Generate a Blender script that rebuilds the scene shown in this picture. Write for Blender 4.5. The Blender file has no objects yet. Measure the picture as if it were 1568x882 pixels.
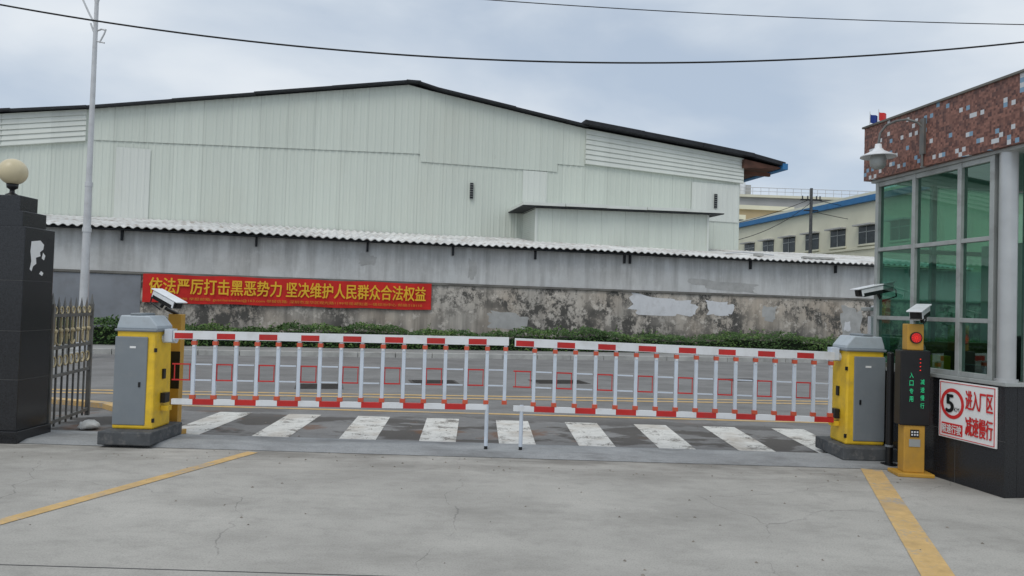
import bpy, math, random
from mathutils import Vector as V, Matrix
random.seed(7)
sc=bpy.context.scene
col=sc.collection
# ---------------------------------------------------------------- materials
class NT:
    def __init__(s,name):
        s.m=bpy.data.materials.new(name); s.m.use_nodes=True
        s.t=s.m.node_tree; s.b=s.t.nodes['Principled BSDF']; s.tc=None
    def n(s,ty,**k):
        x=s.t.nodes.new(ty)
        for a,b in k.items(): setattr(x,a,b)
        return x
    def L(s,a,b): s.t.links.new(a,b)
    def coord(s,scale=(1,1,1),loc=(0,0,0)):
        if not s.tc: s.tc=s.n('ShaderNodeTexCoord')
        mp=s.n('ShaderNodeMapping'); mp.inputs['Scale'].default_value=scale; mp.inputs['Location'].default_value=loc
        s.L(s.tc.outputs['Object'],mp.inputs['Vector']); return mp.outputs[0]
    def noise(s,scale=1,detail=4,rough=.55,vs=(1,1,1),dist=0,loc=(0,0,0)):
        x=s.n('ShaderNodeTexNoise'); x.inputs['Scale'].default_value=scale; x.inputs['Detail'].default_value=detail
        x.inputs['Roughness'].default_value=rough; x.inputs['Distortion'].default_value=dist
        s.L(s.coord(vs,loc),x.inputs['Vector']); return x.outputs['Fac']
    def ramp(s,f,lo,hi):
        x=s.n('ShaderNodeMapRange'); x.inputs['From Min'].default_value=lo; x.inputs['From Max'].default_value=hi
        s.L(f,x.inputs['Value']); return x.outputs[0]
    def math(s,op,a,b=None):
        x=s.n('ShaderNodeMath',operation=op)
        for i,v in enumerate((a,b)):
            if v is None: continue
            if isinstance(v,(int,float)): x.inputs[i].default_value=v
            else: s.L(v,x.inputs[i])
        return x.outputs[0]
    def mix(s,f,a,b):
        x=s.n('ShaderNodeMix',data_type='RGBA')
        if isinstance(f,(int,float)): x.inputs[0].default_value=f
        else: s.L(f,x.inputs[0])
        for i,v in ((6,a),(7,b)):
            if isinstance(v,tuple): x.inputs[i].default_value=(*v[:3],1)
            else: s.L(v,x.inputs[i])
        return x.outputs[2]
    def color(s,c): s.L(c,s.b.inputs['Base Color'])
    def bump(s,f,st=.3,d=.01):
        x=s.n('ShaderNodeBump'); x.inputs['Strength'].default_value=st; x.inputs['Distance'].default_value=d
        s.L(f,x.inputs['Height']); s.L(x.outputs[0],s.b.inputs['Normal'])
    def set(s,rough=.6,metal=0,spec=.4):
        s.b.inputs['Roughness'].default_value=rough; s.b.inputs['Metallic'].default_value=metal
        s.b.inputs['Specular IOR Level'].default_value=spec
    def sep(s):
        x=s.n('ShaderNodeSeparateXYZ'); s.L(s.coord(),x.inputs[0]); return x.outputs
def mat(name,c,rough=.55,metal=0,var=.12,scale=4,bump=0,bs=60,spec=.4,dirt=.0,dc=(.12,.11,.1)):
    t=NT(name); t.set(rough,metal,spec)
    f=t.ramp(t.noise(scale,3),.3,.7)
    o=t.mix(f,tuple(x*(1-var) for x in c),tuple(min(1,x*(1+var)) for x in c))
    if dirt: 
        o=t.mix(t.math('MULTIPLY',t.ramp(t.noise(scale*1.7,4,.65,loc=(3,7,2)),.5,.75),dirt),o,dc)
    t.color(o)
    if bump: t.bump(t.noise(bs,2),bump,.005)
    return t.m
M={}
M['yellow']=mat('yellow_paint',(.80,.52,.035),.4,dirt=.4,dc=(.38,.27,.09),scale=6)
M['boxgray']=mat('gray_powder_coat',(.20,.225,.245),.45,var=.06,dirt=.25,dc=(.3,.3,.29))
M['lid']=mat('lid_gray',(.42,.47,.51),.4,var=.06,dirt=.3,dc=(.25,.24,.22))
M['plinth']=mat('plinth_concrete',(.075,.08,.085),.8,var=.2,scale=8,bump=.2,dirt=.6,dc=(.22,.21,.2))
M['white']=mat('white_paint',(.74,.76,.78),.4,var=.05,dirt=.35,dc=(.42,.4,.37))
M['red']=mat('red_reflective',(.52,.026,.024),.4,var=.12,dirt=.3,dc=(.3,.09,.07))
M['knob']=mat('orange_red_cap',(.58,.10,.05),.45,var=.1)
M['alu']=mat('aluminium_bar',(.60,.66,.74),.4,var=.06,dirt=.3,dc=(.4,.4,.4))
M['gold']=mat('gold_paint',(.52,.29,.045),.42,var=.12,dirt=.25)
M['black']=mat('black_plastic',(.012,.012,.013),.35,var=.2)
M['steel']=mat('brushed_steel',(.50,.51,.51),.38,.55,var=.08)
M['frame']=mat('window_frame',(.40,.42,.41),.45,.3,var=.06,dirt=.4)
M['granite']=mat('black_granite',(.018,.019,.022),.2,var=.5,scale=90,spec=.5,dirt=.3,dc=(.05,.05,.055))
M['joint']=mat('granite_joint',(.07,.07,.07),.8)
M['globe']=mat('lamp_globe',(.62,.54,.36),.35,var=.08,dirt=.3,dc=(.4,.33,.2))
M['iron']=mat('painted_iron',(.15,.15,.145),.45,.3,var=.3,dirt=.5,dc=(.24,.18,.12))
M['irongold']=mat('gilded_iron',(.50,.42,.26),.45,.2,var=.2)
M['pole']=mat('galvanised_pole',(.58,.59,.60),.45,.2,var=.08,dirt=.3,dc=(.3,.28,.26))
M['wire']=mat('cable',(.01,.01,.01),.7)
M['bannerred']=mat('banner_cloth',(.58,.020,.015),.75,var=.16,scale=2)
M['bannertext']=mat('banner_letters',(.80,.47,.03),.7,var=.05)
M['bannertext2']=mat('banner_small_letters',(.62,.27,.03),.7,var=.05)
M['signwhite']=mat('sign_white',(.80,.80,.79),.35,var=.03)
M['signred']=mat('sign_red',(.62,.03,.03),.4,var=.04)
M['darkroof']=mat('dark_roof_trim',(.018,.02,.024),.7,var=.3)
M['underside']=mat('rusty_soffit',(.10,.045,.03),.8,var=.4,scale=2)
M['cream']=mat('cream_render',(.70,.68,.54),.8,var=.06,scale=.4,dirt=.2,dc=(.4,.38,.3))
M['bluetrim']=mat('blue_trim',(.03,.16,.36),.6)
M['graybldg']=mat('gray_render',(.42,.42,.41),.8,var=.1,scale=.3)
M['tan']=mat('tan_render',(.42,.33,.2),.8,var=.1,scale=.3)
M['winglass']=mat('dark_window',(.05,.06,.065),.25,var=.3,spec=.4)
M['interior']=mat('interior_wall',(.55,.55,.50),.8)
M['intfloor']=mat('interior_floor',(.25,.22,.2),.7)
M['desk']=mat('desk_wood',(.22,.13,.07),.6)
M['blue']=mat('blue_cloth',(.02,.05,.25),.8)
M['kerb']=mat('kerb_concrete',(.42,.42,.40),.85,var=.15,scale=2,dirt=.4)
M['ledge']=mat('ledge_concrete',(.17,.165,.15),.9,var=.3,scale=1.5,dirt=.6,dc=(.06,.055,.05))
M['whitepatch']=mat('fresh_plaster',(.66,.67,.69),.85,var=.05,scale=3,dirt=.4,dc=(.4,.39,.37))
M['graypatch']=mat('old_plaster',(.42,.42,.41),.9,var=.12,scale=3,dirt=.4,dc=(.25,.24,.22))
M['bluewall']=mat('blue_gray_wall_paint',(.24,.255,.28),.8,var=.12,scale=1,dirt=.3)
M['bag']=mat('white_sack',(.6,.6,.58),.7,var=.1,scale=20,bump=.4,bs=20)
M['hose']=mat('hose',(.25,.22,.08),.6)
M['pebble']=mat('pebble',(.22,.2,.17),.9,var=.4,scale=30)
M['cover']=mat('cast_iron_cover',(.07,.065,.06),.7,var=.2,scale=20,bump=.5,bs=50)
def emit(name,c,s):
    t=NT(name); t.b.inputs['Base Color'].default_value=(*c,1); t.b.inputs['Emission Color'].default_value=(*c,1); t.b.inputs['Emission Strength'].default_value=s; return t.m
M['ledred']=emit('led_red',(1,.03,.02),.6)
M['ledgreen']=emit('led_green',(.02,.6,.25),.3)
def concrete(name,c,dark,stain,crack=True,sc_=1,wet=False,edge=False):
    t=NT(name); t.set(.88,0,.25)
    a=t.mix(t.ramp(t.noise(.5*sc_,4,.65),.32,.68),tuple(x*.80 for x in c),tuple(x*1.10 for x in c))
    n1=t.noise(1.3*sc_,6,.72,vs=(.5,1,1),loc=(5,2,0))
    a=t.mix(t.math('MULTIPLY',t.ramp(n1,.49,.68),stain),a,dark)
    a=t.mix(t.math('MULTIPLY',t.ramp(t.noise(5,6,.78,vs=(.8,1,1)),.50,.72),.5),a,tuple(x*.58 for x in c))
    a=t.mix(t.math('MULTIPLY',t.ramp(n1,.46,.32),.35),a,tuple(min(1,x*1.3) for x in c))
    a=t.mix(t.math('MULTIPLY',t.ramp(t.noise(85,2,.7),.46,.72),.55),a,tuple(x*.52 for x in c))
    if edge:
        y=t.sep()[1]
        e=t.math('MULTIPLY',t.ramp(y,6.3,7.3),t.ramp(t.noise(1.4,5,.7,vs=(.6,2,1),loc=(2,9,0)),.42,.6))
        a=t.mix(t.math('MULTIPLY',e,.6),a,(.13,.12,.105))
    if wet:
        y=t.sep()[1]
        w=t.math('MULTIPLY',t.ramp(y,7.9,8.2),t.ramp(y,10.4,9.4))
        n=t.ramp(t.noise(1.15,5,.62,vs=(.7,1.3,1),loc=(1,4,0)),.485,.525)
        a=t.mix(t.math('MULTIPLY',t.math('MULTIPLY',w,n),.78),a,(.07,.062,.055))
        n=t.ramp(t.noise(.9,5,.62,loc=(8,2,0)),.57,.64)
        a=t.mix(t.math('MULTIPLY',t.math('MULTIPLY',w,n),.65),a,(.17,.085,.045))
    if crack:
        v=t.n('ShaderNodeTexVoronoi',feature='DISTANCE_TO_EDGE'); v.inputs['Scale'].default_value=.42
        nz=t.n('ShaderNodeTexNoise'); nz.inputs['Scale'].default_value=1.6; nz.inputs['Detail'].default_value=4
        co=t.coord(); t.L(co,nz.inputs['Vector'])
        ad=t.n('ShaderNodeVectorMath',operation='MULTIPLY_ADD'); ad.inputs[1].default_value=(.55,.55,0)
        t.L(nz.outputs['Color'],ad.inputs[0]); t.L(co,ad.inputs[2]); t.L(ad.outputs[0],v.inputs['Vector'])
        cr=t.math('LESS_THAN',v.outputs['Distance'],.0016)
        cr=t.math('MULTIPLY',cr,t.ramp(n1,.42,.55))
        a=t.mix(t.math('MULTIPLY',cr,.4),a,(.12,.115,.11))
    t.color(a); t.bump(t.noise(60,3,.7),.25,.006); return t.m
M['drive']=concrete('driveway_concrete',(.425,.41,.378),(.25,.24,.22),.6,edge=True)
M['strip']=concrete('apron_strip_concrete',(.33,.34,.345),(.15,.15,.148),.75,False,1.6)
M['road']=concrete('road_surface',(.235,.232,.228),(.13,.127,.122),.6,False,1.3,True)
M['walk']=concrete('pavement_concrete',(.34,.34,.33),(.18,.18,.17),.6,False)
def paint(name,c,under,lo,hi):
    t=NT(name); t.set(.75,0,.3)
    f=t.ramp(t.math('ADD',t.math('MULTIPLY',t.noise(3.2,7,.74),.75),t.math('MULTIPLY',t.noise(45,2,.6),.25)),lo,hi)
    o=t.mix(t.ramp(t.noise(8,5,.7),.3,.7),tuple(x*.72 for x in c),c)
    o=t.mix(t.math('MULTIPLY',t.ramp(t.noise(1.6,4,loc=(2,2,0)),.52,.65),.45),o,(.34,.27,.2))
    t.color(t.mix(f,o,under)); return t.m
M['zebra']=paint('worn_white_paint',(.74,.73,.69),(.2,.185,.165),.525,.585)
M['yline']=paint('worn_yellow_paint',(.68,.46,.20),(.36,.33,.29),.52,.62)
def wallmat(name,c,dark,z0,z1,amt,amt2,rust,k=.28):
    t=NT(name); t.set(.92,0,.2)
    z=t.sep()[2]
    g=t.ramp(z,z0,z1)
    st=t.noise(1,5,.65,vs=(3.2,1,.28))
    f=t.math('MULTIPLY',t.ramp(t.math('ADD',st,t.math('MULTIPLY',g,k)),.52,.82),amt)
    a=t.mix(t.ramp(t.noise(.8,5,.6),.3,.7),tuple(x*.84 for x in c),tuple(x*1.08 for x in c))
    a=t.mix(t.math('MULTIPLY',t.ramp(t.noise(.35,3,loc=(4,0,9)),.45,.7),rust),a,(.46,.36,.26))
    a=t.mix(f,a,dark)
    m=t.math('MULTIPLY',t.ramp(t.noise(.4,3,loc=(7,0,3)),.36,.52),amt2)
    b=t.math('MULTIPLY',t.ramp(t.math('ADD',t.noise(2.2,8,.8,vs=(1,1,.8),loc=(2,5,1)),t.math('MULTIPLY',g,.08)),.50,.575),m)
    a=t.mix(b,a,dark)
    a=t.mix(t.math('MULTIPLY',t.ramp(t.noise(3,6,.75,loc=(2,2,1)),.56,.62),.6*amt2+.1),a,tuple(min(1,x*1.2) for x in c))
    t.color(a); t.bump(t.noise(14,4,.7),.3,.02); return t.m
M['wallup']=wallmat('wall_upper_render',(.60,.61,.605),(.27,.265,.255),1.9,3.4,.7,.12,.15,.18)
M['walllow']=wallmat('wall_lower_render',(.56,.52,.465),(.10,.096,.088),2.6,.3,.6,1.0,.6,.2)
def cladding(name,c,vert=True):
    t=NT(name); t.set(.5,0,.35)
    wn=t.n('ShaderNodeTexWhiteNoise',noise_dimensions='1D')
    x=t.math('FLOOR',t.math('MULTIPLY',t.sep()[0],1/.96)); t.L(x,wn.inputs['W'])
    a=t.mix(wn.outputs['Value'],tuple(v*.96 for v in c),tuple(v*1.03 for v in c))
    a=t.mix(t.math('MULTIPLY',t.ramp(t.noise(1,5,.6,vs=(2.2,1,.16)),.5,.78),.32),a,tuple(v*.68 for v in c))
    a=t.mix(t.math('MULTIPLY',t.ramp(t.noise(.25,4,.6),.5,.75),.3),a,(.58,.58,.49))
    a=t.mix(t.math('MULTIPLY',t.ramp(t.noise(3,6,.8,vs=(1,1,.4),loc=(4,4,4)),.66,.74),.3),a,(.3,.27,.22))
    fx=t.math('FRACT',t.math('MULTIPLY',t.sep()[0],1/.96))
    if vert: a=t.mix(t.math('MULTIPLY',t.math('LESS_THAN',fx,.03),.3),a,tuple(v*.45 for v in c))
    t.color(a); return t.m
M['clad']=cladding('mint_steel_cladding',(.605,.65,.585))
M['clad2']=cladding('pale_steel_cladding',(.66,.69,.645),False)
M['roofwhite']=mat('fibre_cement_roof',(.66,.66,.645),.8,var=.2,scale=.9,dirt=.75,dc=(.27,.20,.15))
t=NT('mosaic_tiles'); t.set(.45,0,.4)
def snapn(sz,loc):
    sn=t.n('ShaderNodeVectorMath',operation='SNAP'); sn.inputs[1].default_value=(sz,sz,sz); t.L(t.coord(loc=loc),sn.inputs[0])
    wn=t.n('ShaderNodeTexWhiteNoise'); t.L(sn.outputs[0],wn.inputs['Vector']); return wn
w1=snapn(.0205,(.011,.013,.007)); w2=snapn(.041,(.011,.013,.007))
a=t.mix(w1.outputs['Value'],(.095,.038,.030),(.29,.135,.10))
sp=t.n('ShaderNodeSeparateColor'); t.L(w2.outputs['Color'],sp.inputs[0])
lt=t.mix(t.math('GREATER_THAN',sp.outputs[1],.6),(.56,.58,.60),(.20,.33,.45))
a=t.mix(t.math('GREATER_THAN',sp.outputs[0],.915),a,lt)
a=t.mix(t.math('MULTIPLY',t.math('LESS_THAN',sp.outputs[0],.2),.4),a,(.06,.035,.035))
t.color(a); M['mosaic']=t.m
t=NT('green_glass'); t.t.nodes.remove(t.b)
tr=t.n('ShaderNodeBsdfTransparent'); tr.inputs[0].default_value=(.33,.56,.47,1)
gl=t.n('ShaderNodeBsdfGlossy'); gl.inputs['Roughness'].default_value=.02; gl.inputs[0].default_value=(.75,1,.88,1)
fr=t.n('ShaderNodeFresnel'); fr.inputs[0].default_value=1.5
mx=t.n('ShaderNodeMixShader'); t.L(t.math('ADD',fr.outputs[0],.08),mx.inputs[0]); t.L(tr.outputs[0],mx.inputs[1]); t.L(gl.outputs[0],mx.inputs[2])
t.L(mx.outputs[0],t.t.nodes['Material Output'].inputs[0]); M['glass']=t.m
def leaf(name,c1,c2):
    t=NT(name); t.set(.6,0,.3)
    wn=t.noise(14,2); t.color(t.mix(t.ramp(wn,.35,.65),c1,c2)); return t.m
M['leaf1']=leaf('hedge_leaf',(.03,.07,.018),(.06,.12,.03))
M['leaf2']=leaf('hedge_leaf_light',(.07,.14,.035),(.12,.19,.05))
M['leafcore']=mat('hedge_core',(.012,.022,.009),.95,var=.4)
# ---------------------------------------------------------------- mesh builder
class B:
    def __init__(s): s.v=[];s.f=[];s.mi=[];s.ms=[];s.sm=[]
    def m(s,k):
        if k not in s.ms: s.ms.append(k)
        return s.ms.index(k)
    def add(s,vs,fs,k,sm=False):
        o=len(s.v); s.v+= [tuple(x) for x in vs]; mi=s.m(k)
        for f in fs: s.f.append(tuple(i+o for i in f)); s.mi.append(mi); s.sm.append(sm)
    def box(s,x0,x1,y0,y1,z0,z1,k,mtx=None,taper=0):
        tx=taper
        vs=[(x0,y0,z0),(x1,y0,z0),(x1,y1,z0),(x0,y1,z0),(x0+tx,y0+tx,z1),(x1-tx,y0+tx,z1),(x1-tx,y1-tx,z1),(x0+tx,y1-tx,z1)]
        if mtx: vs=[mtx@V(p) for p in vs]
        s.add(vs,[(0,3,2,1),(4,5,6,7),(0,1,5,4),(1,2,6,5),(2,3,7,6),(3,0,4,7)],k)
    def cyl(s,p0,p1,r,k,r2=None,n=12,caps=True):
        p0=V(p0);p1=V(p1);d=(p1-p0).normalized(); r2=r if r2 is None else r2
        a=d.orthogonal().normalized(); b=d.cross(a)
        vs=[];
        for p,rr in ((p0,r),(p1,r2)):
            for i in range(n):
                t=2*math.pi*i/n; vs.append(p+(a*math.cos(t)+b*math.sin(t))*rr)
        s.add(vs,[(i,(i+1)%n,n+(i+1)%n,n+i) for i in range(n)],k,True)
        if caps: s.add(vs,[tuple(range(n))[::-1],tuple(range(n,2*n))],k)
    def tube(s,pts,r,k,n=8):
        for a,b in zip(pts,pts[1:]): s.cyl(a,b,r,k,n=n,caps=False)
    def sphere(s,c,r,k,n=20,sz=1):
        vs=[];fs=[];m=n//2
        for j in range(m+1):
            ph=math.pi*j/m
            for i in range(n):
                th=2*math.pi*i/n; vs.append((c[0]+r*math.sin(ph)*math.cos(th),c[1]+r*math.sin(ph)*math.sin(th),c[2]+r*sz*math.cos(ph)))
        for j in range(m):
            for i in range(n): fs.append((j*n+i,(j+1)*n+i,(j+1)*n+(i+1)%n,j*n+(i+1)%n))
        s.add(vs,fs,k,True)
    def lathe(s,c,prof,k,n=24):
        vs=[];fs=[]
        for r,z in prof:
            for i in range(n):
                th=2*math.pi*i/n; vs.append((c[0]+r*math.cos(th),c[1]+r*math.sin(th),c[2]+z))
        for j in range(len(prof)-1):
            for i in range(n): fs.append((j*n+i,j*n+(i+1)%n,(j+1)*n+(i+1)%n,(j+1)*n+i))
        s.add(vs,fs,k,True)
    def prism(s,poly,y0,y1,k):
        n=len(poly); vs=[(x,y0,z) for x,z in poly]+[(x,y1,z) for x,z in poly]
        s.add(vs,[tuple(range(n)),tuple(range(2*n-1,n-1,-1))]+[(i,i+n,(i+1)%n+n,(i+1)%n) for i in range(n)],k)
    def quad(s,pts,k): s.add(pts,[tuple(range(len(pts)))],k)
    def obj(s,name,parent=None,bevel=0,loc=None,rot=None):
        me=bpy.data.meshes.new(name); me.from_pydata(s.v,[],s.f)
        for k in s.ms: me.materials.append(M[k])
        for i,p in enumerate(me.polygons): p.material_index=s.mi[i]; p.use_smooth=s.sm[i]
        me.update(); o=bpy.data.objects.new(name,me); col.objects.link(o)
        if parent: o.parent=parent
        if loc: o.location=loc
        if rot: o.rotation_euler=rot
        if bevel:
            md=o.modifiers.new('bevel','BEVEL'); md.width=bevel; md.segments=2; md.limit_method='ANGLE'; md.angle_limit=math.radians(40)
        return o
def empty(name,loc=(0,0,0),rz=0,rot=None):
    o=bpy.data.objects.new(name,None); col.objects.link(o); o.location=loc; o.rotation_euler=rot or (0,0,rz); o.empty_display_size=.3; return o
def text(body,x0,x1,z0,z1,y,k,name,parent,bold=0.0):
    cu=bpy.data.curves.new(name,'FONT'); cu.body=body; cu.resolution_u=3
    o=bpy.data.objects.new(name,cu); col.objects.link(o)
    bpy.context.view_layer.update()
    dg=bpy.context.evaluated_depsgraph_get()
    me=bpy.data.meshes.new_from_object(o.evaluated_get(dg)); bpy.data.objects.remove(o)
    if len(me.vertices)==0: return
    xs=[v.co.x for v in me.vertices]; ys=[v.co.y for v in me.vertices]
    a,b,c,d=min(xs),max(xs),min(ys),max(ys)
    base=[V((x0+(v.co.x-a)/(b-a)*(x1-x0), y, z0+(v.co.y-c)/(d-c)*(z1-z0))) for v in me.vertices]
    fs=[tuple(p.vertices) for p in me.polygons]
    bb=B(); offs=[(0,0)]
    if bold: offs=[(0,0),(bold,0),(-bold,0),(0,bold*.6),(0,-bold*.6)]
    for i,(dx,dz) in enumerate(offs): bb.add([p+V((dx,-.0008*i,dz)) for p in base],fs,k)
    return bb.obj(name,parent)
TH=math.atan(.246)
# ---------------------------------------------------------------- ground, road, pavement
b=B(); b.quad([(-600,-300,-.02),(600,-300,-.02),(600,900,-.02),(-600,900,-.02)],'walk'); b.obj('ground')
b=B(); b.quad([(-14,-8,0),(9,-8,0),(9,7.31,0),(-14,7.31,0)],'drive'); b.obj('driveway')
b=B()
b.add([(-5.5,7.30,.004),(4.3,7.30,.004),(4.3,7.42,.028),(-5.5,7.42,.028),(4.3,7.92,.028),(-5.5,7.92,.028),(4.3,8.02,.004),(-5.5,8.02,.004)],[(0,1,2,3),(3,2,4,5),(5,4,6,7)],'strip')
b.obj('concrete_apron_strip')
def WL(x,y): return (x*math.cos(TH)-y*math.sin(TH), 24.25+x*math.sin(TH)+y*math.cos(TH))
p1=WL(-60,-3.3);p2=WL(60,-3.3)
b=B(); b.quad([(-60,7.98,-.004),(60,7.98,-.004),(p2[0],p2[1],-.004),(p1[0],p1[1],-.004)],'road'); b.obj('road')
wp=empty('roadside_pavement',(0,24.25,0),TH)
b=B(); b.box(-60,60,-3.15,-.05,-.01,.11,'walk'); b.obj('paving',wp)
b=B(); x=-60
while x<60: b.box(x,x+.985,-3.3,-3.15,-.02,.13,'kerb'); x+=1
b.obj('kerb',wp,.01)
b=B()
for k in range(-4,5):
    c=.11+k*.87-(.18 if k==-4 else .08 if k==-3 else 0); c2=.05+k*.90
    b.quad([(c-.20,8.05,.0),(c+.20,8.05,.0),(c2+.21,9.7,.0),(c2-.21,9.7,.0)],'zebra')
b.obj('zebra_crossing_markings')
b=B()
def ln(x0,y0,x1,y1,w,z=.0,k='yline'):
    d=V((x1-x0,y1-y0,0)).normalized(); n=V((-d.y,d.x,0))*w/2
    b.quad([(x0+n.x,y0+n.y,z),(x0-n.x,y0-n.y,z),(x1-n.x,y1-n.y,z),(x1+n.x,y1+n.y,z)],k)
ln(-30,9.6,30,10.9,.11)
ln(-30,8.4,30,15.4,.13); ln(-30,8.75,30,15.75,.13)
b.obj('road_line_markings')
b=B(); ln(-3.9,2.9,-2.47,7.22,.12,.004); ln(1.95,2.7,3.57,7.28,.19,.004); b.obj('driveway_line_markings')
b=B(); b.box(-4.8,9,4.075,4.085,-.01,.0015,'joint'); b.obj('expansion_joint')
for nm,x,y,sx,sy in (('drain_cover',-1.45,14.2,.45,.3),('drain_cover',1.0,14.9,.55,.35),('drain_cover',-3.3,12.9,.4,.4),('drain_cover',5.2,16.5,.4,.3)):
    e=empty(nm,(x,y,0),TH); b=B(); b.box(-sx,sx,-sy,sy,-.01,.002,'cover')
    for i in range(7): b.box(-sx+.06,sx-.06,-sy+.04+i*(2*sy-.1)/7,-sy+.06+i*(2*sy-.1)/7,.002,.012,'cover')
    b.obj('grate',e)
pts=[(-4.3+ .0,8.35),(-4.55,8.8),(-4.75,9.3),(-5.3,9.8),(-6.3,10.1)]
b=B()
for a,c in zip(pts,pts[1:]):
    b.box(0,(V(c)-V(a)).length,-.07,.07,-.01,.06,'yline',Matrix.Translation((a[0],a[1],0))@Matrix.Rotation(math.atan2(c[1]-a[1],c[0]-a[0]),4,'Z'))
b.obj('painted_kerb')
b=B()
for i in range(260):
    x=random.uniform(-4.6,4); y=random.choice([random.uniform(2.8,7.2),random.uniform(6.7,7.3),random.uniform(8.05,10)]); r=random.uniform(.004,.013)
    if abs(x)>3.4 and y>7: continue
    vs=[(x+r*random.uniform(.7,1.3)*math.cos(t_),y+r*random.uniform(.7,1.3)*math.sin(t_),.001) for t_ in (0,1.2,2.5,3.8,5.1)]+[(x,y,r*.7+.002)]
    b.add(vs,[(j,(j+1)%5,5) for j in range(5)],'pebble')
b.obj('pebbles_and_grit')
# ---------------------------------------------------------------- perimeter wall
w=empty('perimeter_wall',(0,24.25,0),TH)
b=B(); b.box(-45,32,-.04,.26,0,2.08,'walllow'); b.obj('lower_wall',w)
b=B(); b.box(-45,32,0,.24,2.16,3.34,'wallup'); b.obj('upper_wall',w)
b=B(); x=-45
while x<32:
    b.box(x,x+3.9,-.09,.27,2.08+random.uniform(-.004,.004),2.15,'ledge'); x+=3.9
b.obj('ledge',w,.01)
b=B(); b.box(-45,-11.15,-.055,-.042,.5,2.07,'bluewall'); b.obj('painted_panel',w)
b=B()
def blob(x0,x1,z0,z1,y=-.044,k='whitepatch',n=60):
    cx=(x0+x1)/2; cz=(z0+z1)/2; P=[]; ph=[random.uniform(0,6.28) for _ in range(5)]
    for i in range(n):
        t_=2*math.pi*i/n; rr=.88+sum(.10/(j+1)**.6*math.sin((j*2+3)*t_+ph[j]) for j in range(5))+random.uniform(-.03,.03)
        ca,sa=math.cos(t_),math.sin(t_)
        P.append((cx+(x1-x0)/2*rr*math.copysign(abs(ca)**.5,ca),y,cz+(z1-z0)/2*rr*math.copysign(abs(sa)**.5,sa)-.04*ca*(x1-x0)))
    b.quad(P,k)
blob(3.9,6.7,1.3,2.0); blob(6.95,8.1,1.35,1.9); blob(12.6,12.9,.9,1.3)
blob(12.4,13.4,.6,1.9,-.0425,'graypatch'); blob(9.2,9.8,1.2,1.8,-.0425,'graypatch'); blob(-.9,.6,.7,1.3,-.0425,'graypatch'); blob(6.3,9.2,2.25,2.6,-.003,'graypatch'); blob(-5.0,-4.4,2.6,3.0,-.003,'graypatch'); blob(-1.5,-1.2,2.3,3.0,-.003,'graypatch')
b.obj('plaster_patches',w)
b=B()
for x in [-17,-11.7,-8.0,-4.7,-2.0,.75,3.9,4.1,8.7,12.2,15.5]:
    b.box(x-.03,x+.03,-.1,.0,3.05,3.34,'darkroof'); 
b.obj('eave_brackets',w)
b=B(); vs=[];fs=[]; n=int(60/.04)
for i in range(n+1):
    x=-42+i*.04; dz=.03*math.sin(x*2*math.pi/.24)+.02*math.sin(x*.5)
    yy=-.38+.02*math.sin(int((x+50)/.96)*2.3)
    vs+=[(x,yy,3.43+dz),(x,4.58,4.13+dz),(x,yy,3.405+dz),]
for i in range(n):
    a=i*3; fs+=[(a,a+3,a+4,a+1),(a+2,a+5,a+3,a)]
b.add(vs,fs,'roofwhite'); b.box(9.9,18,4.3,4.5,0,3.95,'wallup'); b.box(-42,18,-.3,-.2,3.34,3.37,'darkroof')
lt_=empty('lean_to_roof',(0,24.25,0),TH); b.obj('corrugated_sheets',lt_)
b=B()
for x,L_,hh_ in ((9.2,.3,.08),(11.2,1.3,.05)): b.box(x,x+L_,.4,.6,3.58,3.6+hh_,'kerb')
b.tube([(8.5,1.5,3.7),(9.2,1.4,3.78),(10.5,1.3,3.72)],.03,'pole'); b.obj('roof_debris',lt_)
bn=empty('red_banner',(0,24.25,0),TH)
b=B(); vs=[];fs=[]; nx,nz=80,8
for i in range(nx+1):
    for j in range(nz+1):
        x=-11.08+8.42*i/nx; z=1.28+.83*j/nz
        vs.append((x,-.115-.010*math.sin(i*.9+j*.3)-.008*math.sin(i*.23),z+.012*math.sin(i*.33)))
for i in range(nx):
    for j in range(nz): a=i*(nz+1)+j; fs.append((a,a+nz+1,a+nz+2,a+1))
b.add(vs,fs,'bannerred',True); b.obj('cloth',bn)
text('依法严厉打击黑恶势力',-10.9,-7.22,1.55,2.01,-.15,'bannertext','slogan_1',bn,.009)
text('坚决维护人民群众合法权益',-7.08,-2.85,1.55,2.01,-.15,'bannertext','slogan_2',bn,.009)
text('电话:23028290 举报邮箱: guanlansaohei@163.com 举报信箱: 深圳市龙华区观光路1199号观湖街道一级综治中心 邮编:518110',-10.75,-2.95,1.35,1.46,-.15,'bannertext2','contact_line',bn)
# ---------------------------------------------------------------- hedge
hd=empty('hedge',(0,24.25,0),TH)
b=B()
def hh(x): return .60+.08*math.sin(x*.9)+.05*math.sin(x*2.7+1)+.04*math.sin(x*6.1)
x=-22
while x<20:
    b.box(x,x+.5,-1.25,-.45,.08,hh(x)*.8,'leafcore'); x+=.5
for i in range(32000):
    x=random.uniform(-22,20); H=hh(x)+.1
    if random.random()<.45: z=H*random.uniform(.8,1.04); y=random.uniform(-1.45,-.3)
    else: z=.1+(H-.1)*random.random(); y=-1.35+random.gauss(0,.07)-.1*math.sin(x*3.1)*math.sin(z*5)
    r=random.uniform(.025,.06); a=V((random.gauss(0,1),random.gauss(0,1),random.gauss(0,.6))).normalized(); c=a.orthogonal().normalized(); p=V((x,y,z))
    cl=math.sin(x*1.9)+math.sin(z*9+x*4)+random.uniform(-1.4,1.4)
    b.quad([p-a*r,p+c*r*.5,p+a*r,p-c*r*.5],'leaf2' if cl>1.0 else 'leaf1')
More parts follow.
